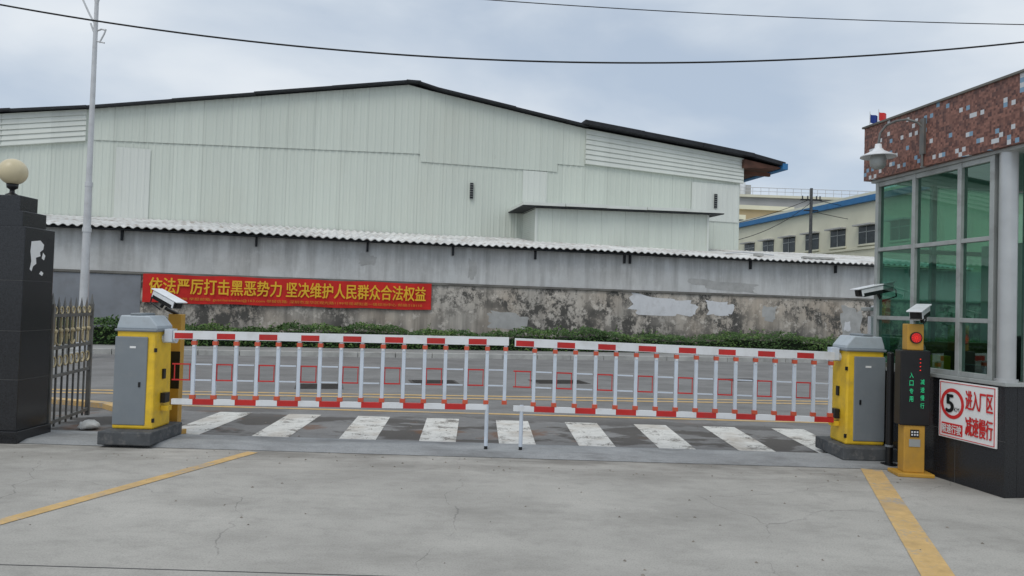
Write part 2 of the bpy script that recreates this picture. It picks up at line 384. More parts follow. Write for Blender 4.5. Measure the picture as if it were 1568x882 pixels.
for i in range(110):
    x=random.uniform(-22,20); p=V((x,-.9,hh(x))); q=p+V((random.uniform(-.15,.15),random.uniform(-.1,.1),random.uniform(.1,.3))); b.cyl(p,q,.005,'leaf1',n=4)
    for j in range(8):
        s_=p.lerp(q,random.random()); a=V((random.gauss(0,1),random.gauss(0,1),random.gauss(0,1))).normalized()*.05; c=a.orthogonal()*.4; b.quad([s_,s_+a+c,s_+a*2,s_+a-c],'leaf2')
b.obj('foliage',hd)
# ---------------------------------------------------------------- warehouse
wh=empty('warehouse',(0,29,0),TH)
def rz(x):
    pts=[(-45,3.4),(-17.8,7.43),(-15.25,7.82),(-4.3,9.78),(-3.5,9.64),(2.85,8.72),(9.85,8.07),(12,7.8)]
    for a,c in zip(pts,pts[1:]):
        if a[0]<=x<=c[0]: return a[1]+(c[1]-a[1])*(x-a[0])/(c[0]-a[0])
    return 4
def seam(x):
    if x<-15.25: return rz(x)-1.1
    if x<-3.75: return 6.77+(7.18-6.77)*(x+15.25)/11.5
    if x<1.7: return 6.88
    if x<2.85: return 7.2
    return 7.29-(x-2.85)*.043
def ribs(b,x0,x1,zb,zt,y,k,pitch=.24,d=.012):
    prof=[(0,0),(pitch*.6,0),(pitch*.70,-d),(pitch*.90,-d)]
    xs=[]; x=x0
    while x<x1:
        for px,py in prof:
            if x+px<x1: xs.append((x+px,y+py))
        x+=pitch
    xs.append((x1,y)); vs=[]
    for px,py in xs: vs+=[(px,py,zb(px)),(px,py,zt(px))]
    b.add(vs,[(2*i,2*i+2,2*i+3,2*i+1) for i in range(len(xs)-1)],k)
b=B()
ribs(b,-44,9.85,lambda x:0,lambda x:seam(x)+.05,0,'clad')
for xa,xb in ((-15.25,-11.3),(-11.3,-5.7),(-5.7,-3.75),(-3.75,1.7),(1.7,2.85)):
    ribs(b,xa,xb,lambda x:seam(x),lambda x:rz(x),-.035 if int(xa)%2 else -.05,'clad')
b.obj('front_cladding',wh)
def hband(b,x0,x1,y,k,n,top,bot):
    for i in range(n):
        f0=i/n;f1=(i+1)/n
        def P(x,f,yy): return (x,yy,bot(x)+(top(x)-bot(x))*f)
        v=[P(x0,f0,y-.05),P(x1,f0,y-.05),P(x1,f0+.8/n,y-.02),P(x0,f0+.8/n,y-.02),P(x1,f1,y),P(x0,f1,y),P(x1,f1,y-.05),P(x0,f1,y-.05)]
        b.add(v,[(0,1,2,3),(3,2,4,5),(5,4,6,7)],k)
    b.add([(x0,y-.05,bot(x0)),(x0,.0,bot(x0)),(x0,.0,top(x0)),(x0,y-.05,top(x0))],[(0,1,2,3)],k)
    b.add([(x1,y-.05,bot(x1)),(x1,.0,bot(x1)),(x1,.0,top(x1)),(x1,y-.05,top(x1))],[(0,3,2,1)],k)
    b.add([(x0,y-.05,bot(x0)),(x1,y-.05,bot(x1)),(x1,0,bot(x1)),(x0,0,bot(x0))],[(0,1,2,3)],k)
b=B()
hband(b,2.85,9.95,-.08,'clad2',7,lambda x:rz(x)-.02,lambda x:7.29-(x-2.85)*.043)
for xa,xb in ((-17.8,-15.25),(-44,-17.8)): hband(b,xa,xb,-.08,'clad2',6,lambda x:rz(x)-.02,lambda x:rz(x)-1.1)
b.obj('fascia_boards',wh)
b=B()
def patch(x0,x1,z0,z1,y=-.03): ribs(b,x0,x1,lambda x:z0,lambda x:z1,y,'clad2')
patch(-14.3,-13.2,3.9,6.6); patch(.3,1.3,5.6,6.85)
patch(7.6,9.8,5.3,6.9)
b.obj('replacement_sheets',wh)
b=B(); b.box(9.75,9.85,.05,40,0,8.0,'clad'); b.box(-44,9.8,39.9,40,0,4,'clad'); b.box(-44,-43.9,.05,40,0,3.3,'clad'); b.obj('side_walls',wh)
b=B()
P=[(-45,3.44),(-15.25,7.86),(-4.4,9.82),(-3.9,9.83),(-3.2,9.66),(2.85,8.78)]
for (x0,z0),(x1,z1) in zip(P,P[1:]):
    n=max(1,int((x1-x0)/2.2))
    for i in range(n):
        a=x0+(x1-x0)*i/n; c=x0+(x1-x0)*(i+1)/n; za=z0+(z1-z0)*i/n; zc=z0+(z1-z0)*(i+1)/n; o=random.uniform(-.03,.02)
        b.prism([(a,za-.02+o),(c+.04,zc-.02+o),(c+.04,zc+.05+o),(a,za+.05+o)],-.32+random.uniform(-.04,.03),40,'darkroof')
P=[(2.7,8.86),(5.2,8.62),(7.9,8.36),(10.2,8.11),(11.7,7.84)]
for (x0,z0),(x1,z1) in zip(P,P[1:]): b.prism([(x0,z0-.04),(x1+.05,z1-.04),(x1+.05,z1+.12),(x0,z0+.12)],-.42-random.uniform(0,.04),40.1,'darkroof')
b.obj('roof_edge',wh)
b=B(); b.prism([(9.86,7.62),(11.6,7.7),(11.6,7.74),(9.86,7.98)],-.3,39,'underside'); b.prism([(11.6,7.66),(11.85,7.64),(11.85,7.9),(11.6,7.9)],-.45,40,'bluetrim')
for i in range(8): b.box(9.87,11.5,.3+i*3,.42+i*3,7.45,7.6,'underside')
b.obj('eave_soffit',wh)
b=B()
for x,z0,z1 in ((-1.74,5.58,6.2),(8.7,5.85,6.45)):
    b.box(x-.06,x+.06,-.09,-.02,z0,z1,'darkroof')
    for i in range(7): b.box(x-.075,x+.075,-.11,-.092,z0+i*.09,z0+.012+i*.09,'frame')
b.obj('vent_slots',wh)
b=B()
ribs(b,.33,7.3,lambda x:0,lambda x:5.12+.022*(x-.33),-2.0,'clad')
b.box(.33,.36,-1.98,-.04,0,5.1,'clad2'); b.box(7.27,7.3,-1.98,-.04,0,5.2,'clad')
for i in range(24):
    b.box(.315,.33,-1.98,-.04,3.4+i*.075,3.42+i*.075,'clad')
for i in range(5):
    xa=-.25+i*1.62; xb=xa+1.6
    b.prism([(xa,5.13+.02*xa),(xb,5.13+.02*xb),(xb,5.17+.02*xb),(xa,5.17+.02*xa)],-2.3-.05*(i%2),-.03,'darkroof')
    b.prism([(xa,5.17+.02*xa),(xb,5.17+.02*xb),(xb,5.28+.02*xb+.02*(i%2)),(xa,5.28+.02*xa)],-2.34-.05*(i%2),-.03,'clad2')
b.box(.3,.38,-2.05,-1.97,0,5.1,'clad2'); b.box(7.25,7.33,-2.05,-1.97,0,5.25,'clad2')
b.obj('annex',wh)
# ---------------------------------------------------------------- distant buildings
ob=empty('office_building',(19.9,38.4,0),math.atan2(-15.7,2.9))
b=B(); b.box(-30,3,0,9,0,7.8,'cream'); b.obj('walls',ob)
b=B(); b.box(-30.1,3.1,-.25,9.1,7.8,8.12,'bluetrim'); b.box(-30.1,3.1,-.12,9.1,8.12,8.3,'cream'); b.box(-30,3,-.08,.0,5.2,5.32,'cream'); b.obj('cornice',ob)
b=B(); x=-29
while x<2:
    for z in (2.2,5.5): 
        b.box(x,x+1.4,-.03,.05,z,z+1.0,'winglass'); b.box(x-.08,x+1.48,-.1,-.032,z-.1,z,'cream')
        b.box(x+.67,x+.72,-.05,-.031,z,z+1.0,'frame'); b.box(x,x+1.4,-.05,-.0315,z+.65,z+.69,'frame')
        b.box(x-.08,x+1.48,-.4,-.032,z+1.0,z+1.08,'graybldg')
    x+=2.6
b.obj('windows',ob)
tb=empty('apartment_block',(17.9,62,0),.1)
b=B(); b.box(0,5.6,0,10,0,10.2,'tan'); b.box(-.2,5.8,-.2,10,10.2,10.55,'cream')
b.box(-.2,1.2,-1,0,0,9.6,'cream')
b.obj('walls',tb)
b=B()
for z in (3,6,8.6):
    for x in (1.5,3.1,4.5): b.box(x,x+.9,-.04,.05,z-.7,z+.6,'winglass')
    b.box(-.1,1,-1.06,-1.0,z-.7,z+.6,'winglass')
b.obj('windows',tb)
fb=empty('factory_building',(27,90,0),.03)
b=B(); b.box(-3,22,0,30,0,15.6,'graybldg'); b.box(-3.3,22.3,-.4,30,15.6,15.9,'cream'); b.box(-1.2,2.2,1,5,15.9,17.3,'graybldg'); b.obj('walls',fb)
b=B()
for i in range(26): b.cyl((-3+i,-.2,15.9),(-3+i,-.2,16.8),.03,'pole',n=5)
b.cyl((-3,-.2,16.8),(22,-.2,16.8),.04,'pole',n=5); b.cyl((-3,-.2,16.35),(22,-.2,16.35),.03,'pole',n=5)
b.obj('roof_railing',fb)
b=B()
for i in range(9): b.box(-2+i*2.7,-.3+i*2.7,-.05,.05,12.2,14,'winglass')
b.obj('windows',fb)
ww=empty('water_tank',(28.1,88,15.9)); b=B(); b.cyl((0,3,0),(0,3,1.6),.35,'white',n=14); b.sphere((0,3,1.6),.35,'white',12,.5); b.box(-.5,.5,2.5,3.5,-.4,0,'pole'); b.obj('tank',ww)
up=empty('utility_pole',(16.9,42,0))
b=B(); b.cyl((0,0,0),(0,0,8.7),.12,'plinth',.08); b.box(-.6,.6,-.05,.05,8.0,8.08,'darkroof'); b.box(-.4,.4,-.05,.05,7.4,7.46,'darkroof')
for x in (-.5,-.2,.3,.5): b.cyl((x,0,8.08),(x,0,8.26),.04,'plinth',n=6)
b.obj('pole',up)
def wire(pts_fn,name,r,n=50):
    b=B(); P=[pts_fn(i/n) for i in range(n+1)]; b.tube(P,r,'wire',6); return b.obj(name)
def sag(p0,p1,s): 
    p0=V(p0);p1=V(p1)
    return lambda t:p0.lerp(p1,t)-V((0,0,4*s*t*(1-t)))
for i,(a,c,s) in enumerate([((16.9,42,8.1),(7,40,5.6),.5),((16.9,42,7.9),(9,34,4.6),.5),((16.9,42,8.1),(30,46,8.5),.6),((16.9,42,7.4),(29,44,7.2),.5)]): wire(sag(a,c,s),'overhead_cable',.016,20)
wire(sag((-16.5,12,7.95),(17.5,12,8.1),2.52),'overhead_cable',.014,90)
wire(sag((-12,16,8.95),(24,16,8.5),.75),'overhead_cable',.010,60)
wire(sag((-12,16.4,9.5),(24,16.4,9.1),.5),'overhead_cable',.011,60)
# ---------------------------------------------------------------- street lamp left
sl=empty('street_lamp',(-9.83,17,0))
b=B(); b.cyl((0,0,.11),(0,0,4),.105,'pole',.075,16); b.cyl((0,0,4),(0,0,8.4),.065,'pole',.045,14); b.cyl((0,0,3.95),(0,0,4.05),.085,'pole'); b.cyl((0,0,2.9),(0,0,3),.1,'pole')
b.box(-.18,.18,-.18,.18,.1,.14,'pole'); b.cyl((0,0,1.0),(0,0,.2),.12,'pole',.13)
b.obj('post',sl)
b=B(); b.tube([(0,0,8.2),(-.1,0,8.6),(-.5,0,9.1),(-1.2,0,9.4)],.035,'pole'); b.box(-1.9,-1.2,-.12,.12,9.35,9.47,'pole'); b.tube([(0,0,8.2),(.1,0,8.6),(.5,0,9.1),(1.2,0,9.4)],.035,'pole'); b.box(1.2,1.9,-.12,.12,9.35,9.47,'pole')
b.tube([(-.03,0,7.55),(.14,0,7.62),(.24,0,7.6)],.02,'pole'); b.tube([(.1,0,7.3),(.2,0,7.5),(.24,0,7.62)],.018,'pole'); b.tube([(-.12,0,7.75),(0,0,7.45)],.02,'pole'); b.tube([(-.02,0,7.35),(.22,0,7.3)],.016,'pole')
b.tube([(-.35,0,8.35),(-.15,0,7.95),(0,0,7.7)],.022,'pole')
b.obj('arms_and_brackets',sl,)
# ---------------------------------------------------------------- gate pier
gp=empty('gate_pier',(-5.13,7.54,0))
b=B()
b.box(-.33,.33,-.27,.27,0,.12,'granite'); b.box(-.30,.30,-.24,.24,.12,2.14,'granite'); b.box(-.245,.235,-.19,.19,2.14,2.30,'granite'); b.box(-.19,.17,-.14,.14,2.30,2.46,'granite')
b.obj('shaft',gp,.006)
b=B()
for z in (.62,1.1,1.6): b.box(-.3012,.3012,-.2412,.2412,z,z+.005,'joint')
b.obj('granite_joints',gp)
b=B(); b.lathe((-.01,0,2.46),[(.0,.0),(.07,0),(.06,.02),(.025,.04),(.022,.07),(.05,.09),(.055,.13),(.02,.135)],'black'); b.obj('lamp_base',gp)
b=B(); b.sphere((-.01,0,2.715),.134,'globe',32); b.obj('lamp_globe',gp)
b=B()
for P in ([(2.0,-.14),(2.02,.0),(1.98,.06),(1.93,.05),(1.90,.0),(1.86,.01),(1.84,-.06),(1.78,-.05),(1.75,-.10),(1.70,-.12),(1.72,-.15),(1.8,-.13),(1.9,-.15)],[(1.84,.03),(1.90,.05),(1.87,.09),(1.82,.07)],[(1.68,.0),(1.71,.03),(1.69,.07),(1.66,.05)]):
    b.quad([(.3025,y,z) for z,y in P],'signwhite')
b.obj('torn_poster',gp)
fw=empty('boundary_fence_wall',(-5.5,7.54,0)); b=B(); b.box(-9,-.0,-.15,.15,0,.6,'granite'); 
for i in range(60): b.box(-.15-i*.15,-.12-i*.15,-.015,.015,.6,1.9,'iron')
b.box(-9,0,-.02,.02,1.75,1.79,'iron'); b.obj('wall_and_railings',fw)
ga=math.atan2(1.05,-.2)
ig=empty('iron_gate',(-4.86,7.84,.03),ga)
b=B(); Lg=1.12
for x in (0,Lg): b.box(x-.022,x+.022,-.022,.022,0,1.34,'iron'); b.cyl((x,0,1.34),(x,0,1.46),.025,'iron',.002,8)
for z in (.06,.55,.85,1.2): b.box(.022,Lg-.022,-.015,.015,z,z+.035,'iron')
n=7
for i in range(1,n):
    x=Lg*i/n; b.box(x-.009,x+.009,-.009,.009,.02,1.3,'iron'); b.cyl((x,0,1.3),(x,0,1.42),.02,'iron',.001,6)
b.box(.03,Lg-.03,-.004,.004,.5,.86,'irongold') if False else None
b.obj('bars',ig)
b=B()
def ring(c,r,k,rr=.008):
    P=[(c[0]+r*math.cos(t),c[1],c[2]+r*math.sin(t)) for t in [i*math.pi/6 for i in range(13)]]; b.tube(P,rr,k,6)
for i in range(n):
    x=Lg*(i+.5)/n; ring((x,0,1.27),.04,'irongold',.01); ring((x,0,.72),.055,'irongold',.01); b.box(x-.009,x+.009,-.009,.009,.9,1.2,'irongold'); b.sphere((x,0,1.05),.028,'irongold',8)
for i in range(3): ring((.2+i*.36,0,.98),.09,'irongold',.009)
b.obj('ornaments',ig)
b=B(); b.sphere((0,0,0),.11,'bag',14,.55)
for i,v in enumerate(b.v): b.v[i]=(v[0]*random.uniform(.8,1.15),v[1]*random.uniform(.8,1.1),max(-.02,v[2]+random.uniform(-.02,.02)))
b.obj('white_sack',None,0,(-4.62,8.2,.03))
b=B(); P=[(.16*math.cos(t)*(1+.1*math.sin(3*t)),.1*math.sin(t),.012) for t in [i*.2 for i in range(30)]]; b.tube(P,.009,'hose',6); b.obj('coiled_hose',None,0,(-5.05,6.95,0))
# ---------------------------------------------------------------- barrier machines
def barrier(name,loc,mir,px0,px1):
    e=empty(name,loc); s=mir
    b=B(); b.box(px0,px1,-.36,.34,0,.13,'plinth'); b.obj('plinth',e,.012)
    b=B(); b.box(-.205,.205,-.19,.19,.13,1.12,'yellow',taper=.012); b.obj('cabinet',e,.02)
    b=B(); x0,x1=(-.2,.125) if s>0 else (-.125,.2)
    b.box(x0,x1,-.197,-.18,.17,1.05,'boxgray'); b.obj('door_panel',e,.008)
    b=B(); b.prism([(-.205,1.125),(.205,1.125),(.20,1.16),(.12 if s>0 else .17,1.26),(-.17 if s>0 else -.12,1.26),(-.20,1.16)],-.17,.17,'lid')
    b.prism([(-.06*1-.03*s,1.26),(.06-.03*s,1.26),(.05-.03*s,1.285),(-.05-.03*s,1.285)],-.16,.16,'boxgray')
    b.box(-.213,.213,-.2,.2,1.10,1.128,'boxgray')
    b.obj('lid',e,.012)
    b=B(); xs=.205*s
    b.box(min(xs-.01*s,xs+.012*s),max(xs-.01*s,xs+.012*s),-.02,.03,.62,.72,'black'); b.cyl((xs-.02*s,0,1.03),(xs+.12*s,0,1.03),.045,'alu',n=16); b.box(*sorted((xs+.02*s,xs+.1*s)),-.06,.05,1.0,1.13,'alu')
    b.box(*sorted((xs+.0*s,xs+.05*s)),-.05,.05,.38,.48,'black'); b.box(*sorted((xs,xs+.08*s)),-.04,.04,.30,.35,'yellow')
    b.box(.06*s-.01,.06*s+.01,-.204,-.196,.55,.6,'black')
    b.box(-.03-.02*s,.03-.02*s,-.1985,-.1965,.935,.955,'signwhite')
    b.box(xs*.98-.012,xs*.98+.012,-.188,-.17,.2,.24,'black'); b.box(xs*.98-.012,xs*.98+.012,-.188,-.17,.9,.94,'black')
    b.obj('hinge_fittings',e,.004)
    return e
barrier('barrier_gate_machine',(-3.74,7.58,.028),1,-.25,.27)
barrier('barrier_gate_machine',(3.72,7.92,.028),-1,-.30,.33)
def arm(name,x0,x1,ya,yb,zt0,zt1,bx1,legx):
    e=empty(name,(x0,ya,0)); L=x1-x0; n=int(round(L/.218)); 
    dy=(yb-ya)/L; dz=(zt1-zt0)/L; b=B(); 
    def seg(xa,xb,zc,h,y,k,sg=0): 
        sa=-sg*4*(xa/L)*(1-xa/L); sb=-sg*4*(xb/L)*(1-xb/L)
        za=zt0+dz*xa+sa; zb_=zt0+dz*xb+sb; Ya=dy*xa;Yb=dy*xb
        vs=[(xa,Ya-y,za+zc-h/2),(xb,Yb-y,zb_+zc-h/2),(xb,Yb+y,zb_+zc-h/2),(xa,Ya+y,za+zc-h/2),(xa,Ya-y,za+zc+h/2),(xb,Yb-y,zb_+zc+h/2),(xb,Yb+y,zb_+zc+h/2),(xa,Ya+y,za+zc+h/2)]
        b.add(vs,[(0,3,2,1),(4,5,6,7),(0,1,5,4),(1,2,6,5),(2,3,7,6),(3,0,4,7)],k)
    p=L/n
    for i in range(n):
        xa=i*p;xb=xa+p
        red=i%2==0
        if red: seg(xa+.014,xb-.014,-.048,.058,.0225,'red')
        seg(xa,xb,-.04,.084,.022,'white') if not red else (seg(xa,xa+.014,-.04,.084,.022,'white'),seg(xb-.014,xb,-.04,.084,.022,'white'),seg(xa+.014,xb-.014,-.0085,.021,.022,'white'),seg(xa+.014,xb-.014,-.0795,.005,.022,'white'))
        if xb<bx1+.05: seg(xa+.005,xb+.005,-.715,.055,.02,'red' if i%2 else 'white')
    b.obj('rails',e)
    b=B()
    for i in range(n):
        x=i*p+p*.98
        if x>L-.01: x=L-.03
        seg(x-.017,x+.017,-.3845,.60,.012,'alu')
        seg(x-.024,x+.024,-.118,.04,.02,'knob'); seg(x-.026,x+.026,-.665,.04,.02,'knob')
        seg(x-.012,x+.012,-.15,.022,.018,'white')
        xa=i*p
        for zc in (-.335,-.495):
            seg(xa-.004,xa+p-.034,zc,.013,.008,'red' if i%2==0 else 'alu')
        if i%2==0:
            seg(xa+.016,xa+.023,-.415,.146,.006,'red'); seg(xa+p-.045,xa+p-.038,-.415,.146,.006,'red')
    b.obj('pickets',e)
    b=B(); z=zt0+dz*legx; y=dy*legx
    b.cyl((legx,y,.06),(legx,y,z-.68),.02,'alu',n=12); b.cyl((legx,y,.03),(legx,y,.075),.018,'black',n=10); b.cyl((legx,y,.003),(legx,y,.03),.04,'black',.02,12)
    b.obj('support_leg',e)
    return e
arm('barrier_arm_fence',-3.42,-.015,7.53,7.6,1.142,1.172,3.2,3.20)
arm('barrier_arm_fence',.045,3.44,7.6,7.87,1.165,1.108,3.42,.09)
# ---------------------------------------------------------------- recognition cameras
def cctv(name,loc,yaw,pitch,L=.36,body='white'):
    e=empty(name,loc,rot=(0,pitch,yaw))
    b=B(); b.box(-L/2,L/2,-.06,.06,-.045,.035,body); b.obj('housing',e,.012)
    b=B(); b.box(-L/2-.02,L/2+.05,-.07,.07,.037,.05,body); b.obj('sun_shield',e,.006)
    b=B(); b.box(L/2-.005,L/2+.004,-.052,.052,-.038,.03,'black'); b.box(-L/2+.02,L/2-.02,-.0615,.0615,-.05,-.01,'black'); b.cyl((L/2,0,-.005),(L/2+.012,0,-.005),.028,'black',n=16); b.obj('front_glass',e)
    b=B(); b.cyl((-.03,0,-.045),(-.05,0,-.11),.018,'black',n=10); b.tube([(-L/2,0,-.02),(-L/2-.06,0,-.05),(-L/2-.05,0,-.12),(-.06,0,-.14)],.007,'black'); b.obj('bracket',e)
    return e
cctv('surveillance_camera',(-3.63,7.8,1.46),math.radians(-25),math.radians(20),.34)
p_=empty('camera_post',(-3.62,8.02,0)); b=B(); b.box(-.07,.07,-.05,.05,0,1.30,'gold'); b.box(-.11,.11,-.1,.1,.0,.05,'gold'); b.cyl((0,0,1.3),(-.04,-.18,1.36),.02,'black',n=8); b.box(-.075,.075,-.056,-.05,.5,.9,'black'); b.obj('post',p_,.006)
cctv('surveillance_camera',(3.90,7.95,1.79),math.radians(192),math.radians(12),.40)
p_=empty('camera_post',(4.09,8.27,0)); b=B(); b.box(-.05,.05,-.05,.05,0,1.62,'pole'); b.box(-.13,.09,-.12,-.05,1.12,1.5,'pole'); b.box(-.15,.11,-.14,.07,1.56,1.6,'frame'); b.cyl((0,0,1.6),(-.14,-.26,1.73),.02,'black',n=8); b.obj('post',p_,.006)
cctv('surveillance_camera',(3.90,7.06,1.555),math.radians(225),math.radians(14),.24)
dp=empty('led_display_column',(3.86,7.1,0),math.radians(-6))
b=B(); b.box(-.165,.165,-.13,.13,0,.035,'gold'); b.box(-.095,.095,-.07,.07,.035,.48,'gold'); b.box(-.075,.075,-.06,.06,1.19,1.44,'gold'); b.obj('column',dp,.008)
b=B(); b.box(-.14,.13,-.085,.06,.48,1.19,'black'); b.obj('screen_housing',dp,.01)
b=B(); b.cyl((0,-.062,1.31),(0,-.075,1.31),.055,'black',n=24); b.cyl((0,-.076,1.31),(0,-.078,1.31),.046,'signred',n=24)
for i in range(3):
    for j in range(12): t_=j*math.pi/6; r=.012+.013*i; b.cyl((r*math.cos(t_),-.079,1.31+r*math.sin(t_)),(r*math.cos(t_),-.081,1.31+r*math.sin(t_)),.003,'ledred',n=5)
b.box(-.04,.04,-.076,-.071,.37,.44,'black'); b.box(-.05,.05,-.076,-.071,.28,.35,'frame')
for i in range(3):
    for j in range(2): b.box(-.032+i*.024,-.018+i*.024,-.079,-.0765,.385+j*.026,.4+j*.026,'white')
b.obj('signal_light_and_keypad',dp)
for i,ch in enumerate('入口专用'):
    z=.98-i*.075; text(ch,-.06,-.025,z-.05,z,-.0875,'ledgreen','led_text_%d'%i,dp)
for i,ch in enumerate('减速慢行'):
    z=.92-i*.075; text(ch,.04,.075,z-.05,z,-.0875,'ledgreen','led_column_%d'%i,dp)
b=B()
for i in range(4): b.box(.03+.0*i,.04,-.0885,-.0865,1.0+i*.035,1.008+i*.035,'ledred')
b.obj('led_dots',dp)
b=B(); b.cyl((0,0,0),(0,0,1.13),.034,'black',n=16); b.cyl((0,0,0),(0,0,.03),.08,'black',n=16); b.sphere((0,0,1.13),.036,'black',12,.6); b.cyl((0,0,.2),(0,0,.22),.04,'boxgray',n=16); b.obj('black_bollard_post',None,0,(3.83,7.45,0))
# ---------------------------------------------------------------- guard house
GA=math.atan2(-.985,.173)
gh=empty('guard_house',(4.2,6.27,0),GA)
b=B(); b.box(-1.75,.0,0,.12,0,.94,'granite'); b.box(-.12,0,.12,3.2,0,.94,'granite'); b.box(-1.75,-1.63,.12,3.2,0,.94,'granite'); b.box(-1.63,-.12,3.08,3.2,0,.94,'granite')
b.box(-1.77,.02,-.02,.14,.94,.975,'frame'); b.box(-.14,.02,.14,3.2,.94,.975,'frame')
b.obj('granite_base',gh,.004)
b=B()
for x in (-1.15,-.55): b.box(x,x+.004,-.0015,.01,0,.94,'joint')
b.box(-1.75,0,-.0015,.01,.47,.474,'joint'); b.obj('granite_joints',gh)
b=B(); b.box(-1.86,.7,-.05,3.4,2.98,3.56,'mosaic'); b.obj('mosaic_parapet',gh)
b=B(); b.box(-1.88,.72,-.07,3.42,3.56,3.58,'ledge'); b.box(-1.8,.6,.0,3.3,2.95,2.978,'frame'); b.obj('coping_and_soffit',gh)
b=B()
for x in (-1.73,-1.17,-.57): b.box(x-.024,x+.024,.02,.09,.975,2.95,'frame')
b.box(-.22,-.17,.02,.09,.975,2.95,'frame')
xs=[-1.73,-1.17,-.57,-.195]
for a,c in zip(xs,xs[1:]):
    for z in (1.47,2.2): b.box(a+.024,c-.024,.025,.085,z,z+.04,'frame')
    b.box(a+.024,c-.024,.025,.085,.976,1.02,'frame'); b.box(a+.024,c-.024,.025,.085,2.90,2.949,'frame')
for y in (.25,1.2,2.2,3.1): b.box(-.08,-.03,y-.028,y+.028,.975,2.95,'frame')
for z in (1.47,2.2): b.box(-.075,-.035,.28,3.07,z,z+.045,'frame')
for y in (.7,1.5,2.3,3.1): b.box(-1.74,-1.69,y-.028,y+.028,.975,2.95,'frame')
for z in (1.47,2.2): b.box(-1.735,-1.695,.1,3.07,z,z+.045,'frame')
for x in (-1.2,-.6): b.box(x-.028,x+.028,3.1,3.16,.975,2.95,'frame')
b.box(-1.69,-.08,3.11,3.15,1.47,1.52,'frame'); b.box(-1.69,-.08,3.11,3.15,2.2,2.25,'frame')
b.obj('window_frames',gh,.003)
b=B(); b.quad([(-1.73,.055,.98),(-.19,.055,.98),(-.19,.055,2.94),(-1.73,.055,2.94)],'glass')
b.quad([(-.055,.2,.98),(-.055,3.1,.98),(-.055,3.1,2.94),(-.055,.2,2.94)],'glass')
b.quad([(-1.715,.09,.98),(-1.715,3.1,.98),(-1.715,3.1,2.94),(-1.715,.09,2.94)],'glass')
b.quad([(-1.69,3.13,.98),(-.09,3.13,.98),(-.09,3.13,2.94),(-1.69,3.13,2.94)],'glass')
b.obj('green_glazing',gh)
b=B(); b.cyl((-.075,.075,.975),(-.075,.075,2.95),.072,'steel',n=28); b.cyl((-.075,.075,.975),(-.075,.075,1.0),.09,'steel',n=28); b.obj('corner_column',gh)
b=B(); b.box(-1.62,-.13,.13,3.07,.02,.05,'intfloor'); b.box(-1.6,-.8,1.2,1.25,.05,2.3,'interior'); b.box(-1.55,-.2,.3,.75,.68,.72,'desk'); b.box(-1.5,-1.45,.3,.75,.05,.68,'desk'); b.box(-.3,-.25,.3,.75,.05,.68,'desk')
b.box(-1.2,-.85,.6,.63,.75,1.05,'black'); b.box(-.55,-.2,2.5,2.9,.05,1.9,'white'); b.box(-1.0,-.7,.9,1.3,.05,1.35,'black'); b.box(-.5,-.35,.45,.6,.73,.85,'signred'); b.box(-1.4,-1.25,.42,.55,.73,1.12,'yellow')
b.box(-1.5,-.9,2.2,2.9,2.0,2.3,'white'); b.box(-1.66,-1.5,.4,2.9,.05,1.25,'desk')
b.obj('interior_furniture',gh,.01)
gl_=empty('wall_lamp',(4.2,6.27,0),GA)
b=B(); x0=-.95
b.box(x0-.03,x0+.03,-.075,-.05,3.1,3.45,'iron'); b.tube([(x0,-.065,3.1),(x0,-.065,2.98)],.012,'iron')
P=[(x0,-.06,3.36),(x0-.03,-.1,3.42),(x0-.10,-.16,3.46),(x0-.18,-.22,3.46),(x0-.26,-.27,3.43),(x0-.31,-.30,3.36),(x0-.32,-.31,3.24)]
b.tube(P,.012,'iron',8); b.obj('arm',gl_)
b=B(); c=(x0-.32,-.31,0)
b.lathe(c,[(.0,3.25),(.03,3.25),(.035,3.21),(.06,3.18),(.165,3.13),(.17,3.115),(.16,3.12),(.05,3.16)],'white',28); b.lathe(c,[(.06,3.15),(.08,3.10),(.075,3.03),(.05,3.0),(.0,2.99)],'frame',20); b.obj('shade',gl_)
def flag(loc,k):
    e=empty('small_flag',loc); b=B(); b.cyl((0,0,0),(0,0,.15),.004,'white',n=6); vs=[];fs=[]
    for i in range(7):
        x=.004+.014*i; y=.012*math.sin(i*1.2); vs+=[(x,y,.03-.004*i),(x,y,.12-.003*i)]
    b.add(vs,[(2*i,2*i+2,2*i+3,2*i+1) for i in range(6)],k); b.obj('flag_and_stick',e)
flag((3.84,8.0,3.58),'blue'); flag((3.92,7.97,3.6),'signred')
ss=empty('speed_limit_sign',(4.2,6.27,0),GA)
b=B(); b.box(-.73,-.07,-.02,-.004,.40,.925,'signwhite'); b.obj('board',ss,.003)
b=B()
for r in ((-.715,-.085,.412,.418),(-.715,-.085,.907,.913)): b.box(r[0],r[1],-.0235,-.0205,r[2],r[3],'signred')
for r in ((-.715,-.709),(-.091,-.085)): b.box(r[0],r[1],-.0235,-.0205,.419,.906,'signred')
def disc(cx,cz,r0,r1,k,y=-.023,n=40):
    vs=[];
    for i in range(n): t_=2*math.pi*i/n; vs+=[(cx+r0*math.cos(t_),y,cz+r0*math.sin(t_)),(cx+r1*math.cos(t_),y,cz+r1*math.sin(t_))]
    b.add(vs,[(2*i,2*((i+1)%n),2*((i+1)%n)+1,2*i+1) for i in range(n)],k)
disc(-.565,.72,.108,.14,'signred')
b.box(-.69,-.44,-.0235,-.0205,.435,.54,'signred')
b.obj('border_and_ring',ss)
text('5',-.635,-.55,.64,.80,-.024,'black','speed_number',ss,.008); text('KM',-.54,-.48,.65,.69,-.024,'black','speed_unit',ss)
text('限速行驶',-.68,-.45,.447,.528,-.026,'signwhite','caption',ss,.001)
text('进入厂区',-.405,-.105,.69,.86,-.024,'signred','line_1',ss,.0035); text('减速慢行',-.405,-.105,.46,.63,-.024,'signred','line_2',ss,.0035)
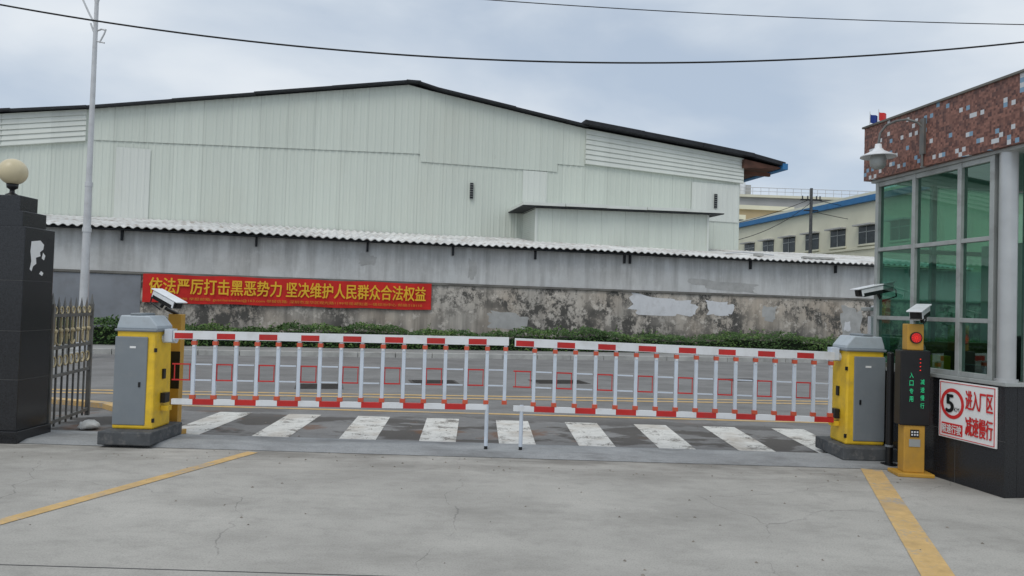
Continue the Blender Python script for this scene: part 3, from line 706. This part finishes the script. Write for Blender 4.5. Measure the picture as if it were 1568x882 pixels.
# ---------------------------------------------------------------- light, sky, camera
elev=math.radians(55); az=math.radians(205)
wd=bpy.data.worlds.new('World'); sc.world=wd; wd.use_nodes=True; nt=wd.node_tree
bg=nt.nodes['Background']; bg.inputs[1].default_value=.1
sky=nt.nodes.new('ShaderNodeTexSky'); sky.sky_type='NISHITA'; sky.sun_disc=False; sky.sun_elevation=elev; sky.sun_rotation=az
tc=nt.nodes.new('ShaderNodeTexCoord'); mp=nt.nodes.new('ShaderNodeMapping'); mp.inputs['Scale'].default_value=(1,1,2.4); mp.inputs['Location'].default_value=(.9,.4,.35)
nz=nt.nodes.new('ShaderNodeTexNoise'); nz.inputs['Scale'].default_value=2.2; nz.inputs['Detail'].default_value=6; nz.inputs['Roughness'].default_value=.47; nz.inputs['Distortion'].default_value=.25
nt.links.new(tc.outputs['Generated'],mp.inputs[0]); nt.links.new(mp.outputs[0],nz.inputs['Vector'])
cr=nt.nodes.new('ShaderNodeValToRGB'); nt.links.new(nz.outputs['Fac'],cr.inputs[0])
cr.color_ramp.elements[0].position=.34; cr.color_ramp.elements[0].color=(.50,.59,.71,1)
cr.color_ramp.elements[1].position=.66; cr.color_ramp.elements[1].color=(.82,.86,.90,1)
e_=cr.color_ramp.elements.new(.5); e_.color=(.63,.70,.785,1)
sc10=nt.nodes.new('ShaderNodeVectorMath'); sc10.operation='SCALE'; sc10.inputs['Scale'].default_value=10.3; nt.links.new(cr.outputs[0],sc10.inputs[0])
mr=nt.nodes.new('ShaderNodeMapRange'); mr.inputs['From Min'].default_value=.38; mr.inputs['From Max'].default_value=.55; mr.inputs['To Min'].default_value=.82; mr.inputs['To Max'].default_value=1; nt.links.new(nz.outputs['Fac'],mr.inputs[0])
mx=nt.nodes.new('ShaderNodeMix'); mx.data_type='RGBA'; nt.links.new(mr.outputs[0],mx.inputs[0]); nt.links.new(sky.outputs[0],mx.inputs[6]); nt.links.new(sc10.outputs[0],mx.inputs[7]); nt.links.new(mx.outputs[2],bg.inputs[0])
D=V((math.sin(az)*math.cos(elev),math.cos(az)*math.cos(elev),math.sin(elev)))
sl_=bpy.data.lights.new('sun','SUN'); sl_.energy=1.1; sl_.angle=math.radians(28); sl_.color=(1,.95,.87)
so=bpy.data.objects.new('sun',sl_); col.objects.link(so); so.rotation_euler=D.to_track_quat('Z','Y').to_euler(); so.location=(0,-5,20)
cd=bpy.data.cameras.new('camera'); co=bpy.data.objects.new('camera',cd); col.objects.link(co); sc.camera=co
cd.sensor_width=36; cd.lens=1132/1568*36; cd.clip_end=2000
p=math.atan(27/1132); r=.03
F=V((0,math.cos(p),math.sin(p)));R0=V((1,0,0));U0=V((0,-math.sin(p),math.cos(p)))
R=R0*math.cos(r)+U0*math.sin(r);U=-R0*math.sin(r)+U0*math.cos(r)
mt=Matrix((R,U,-F)).transposed().to_4x4(); mt.translation=V((0,0,1.5)); co.matrix_world=mt
sc.view_settings.view_transform='Standard'; sc.view_settings.look='None'; sc.view_settings.exposure=0
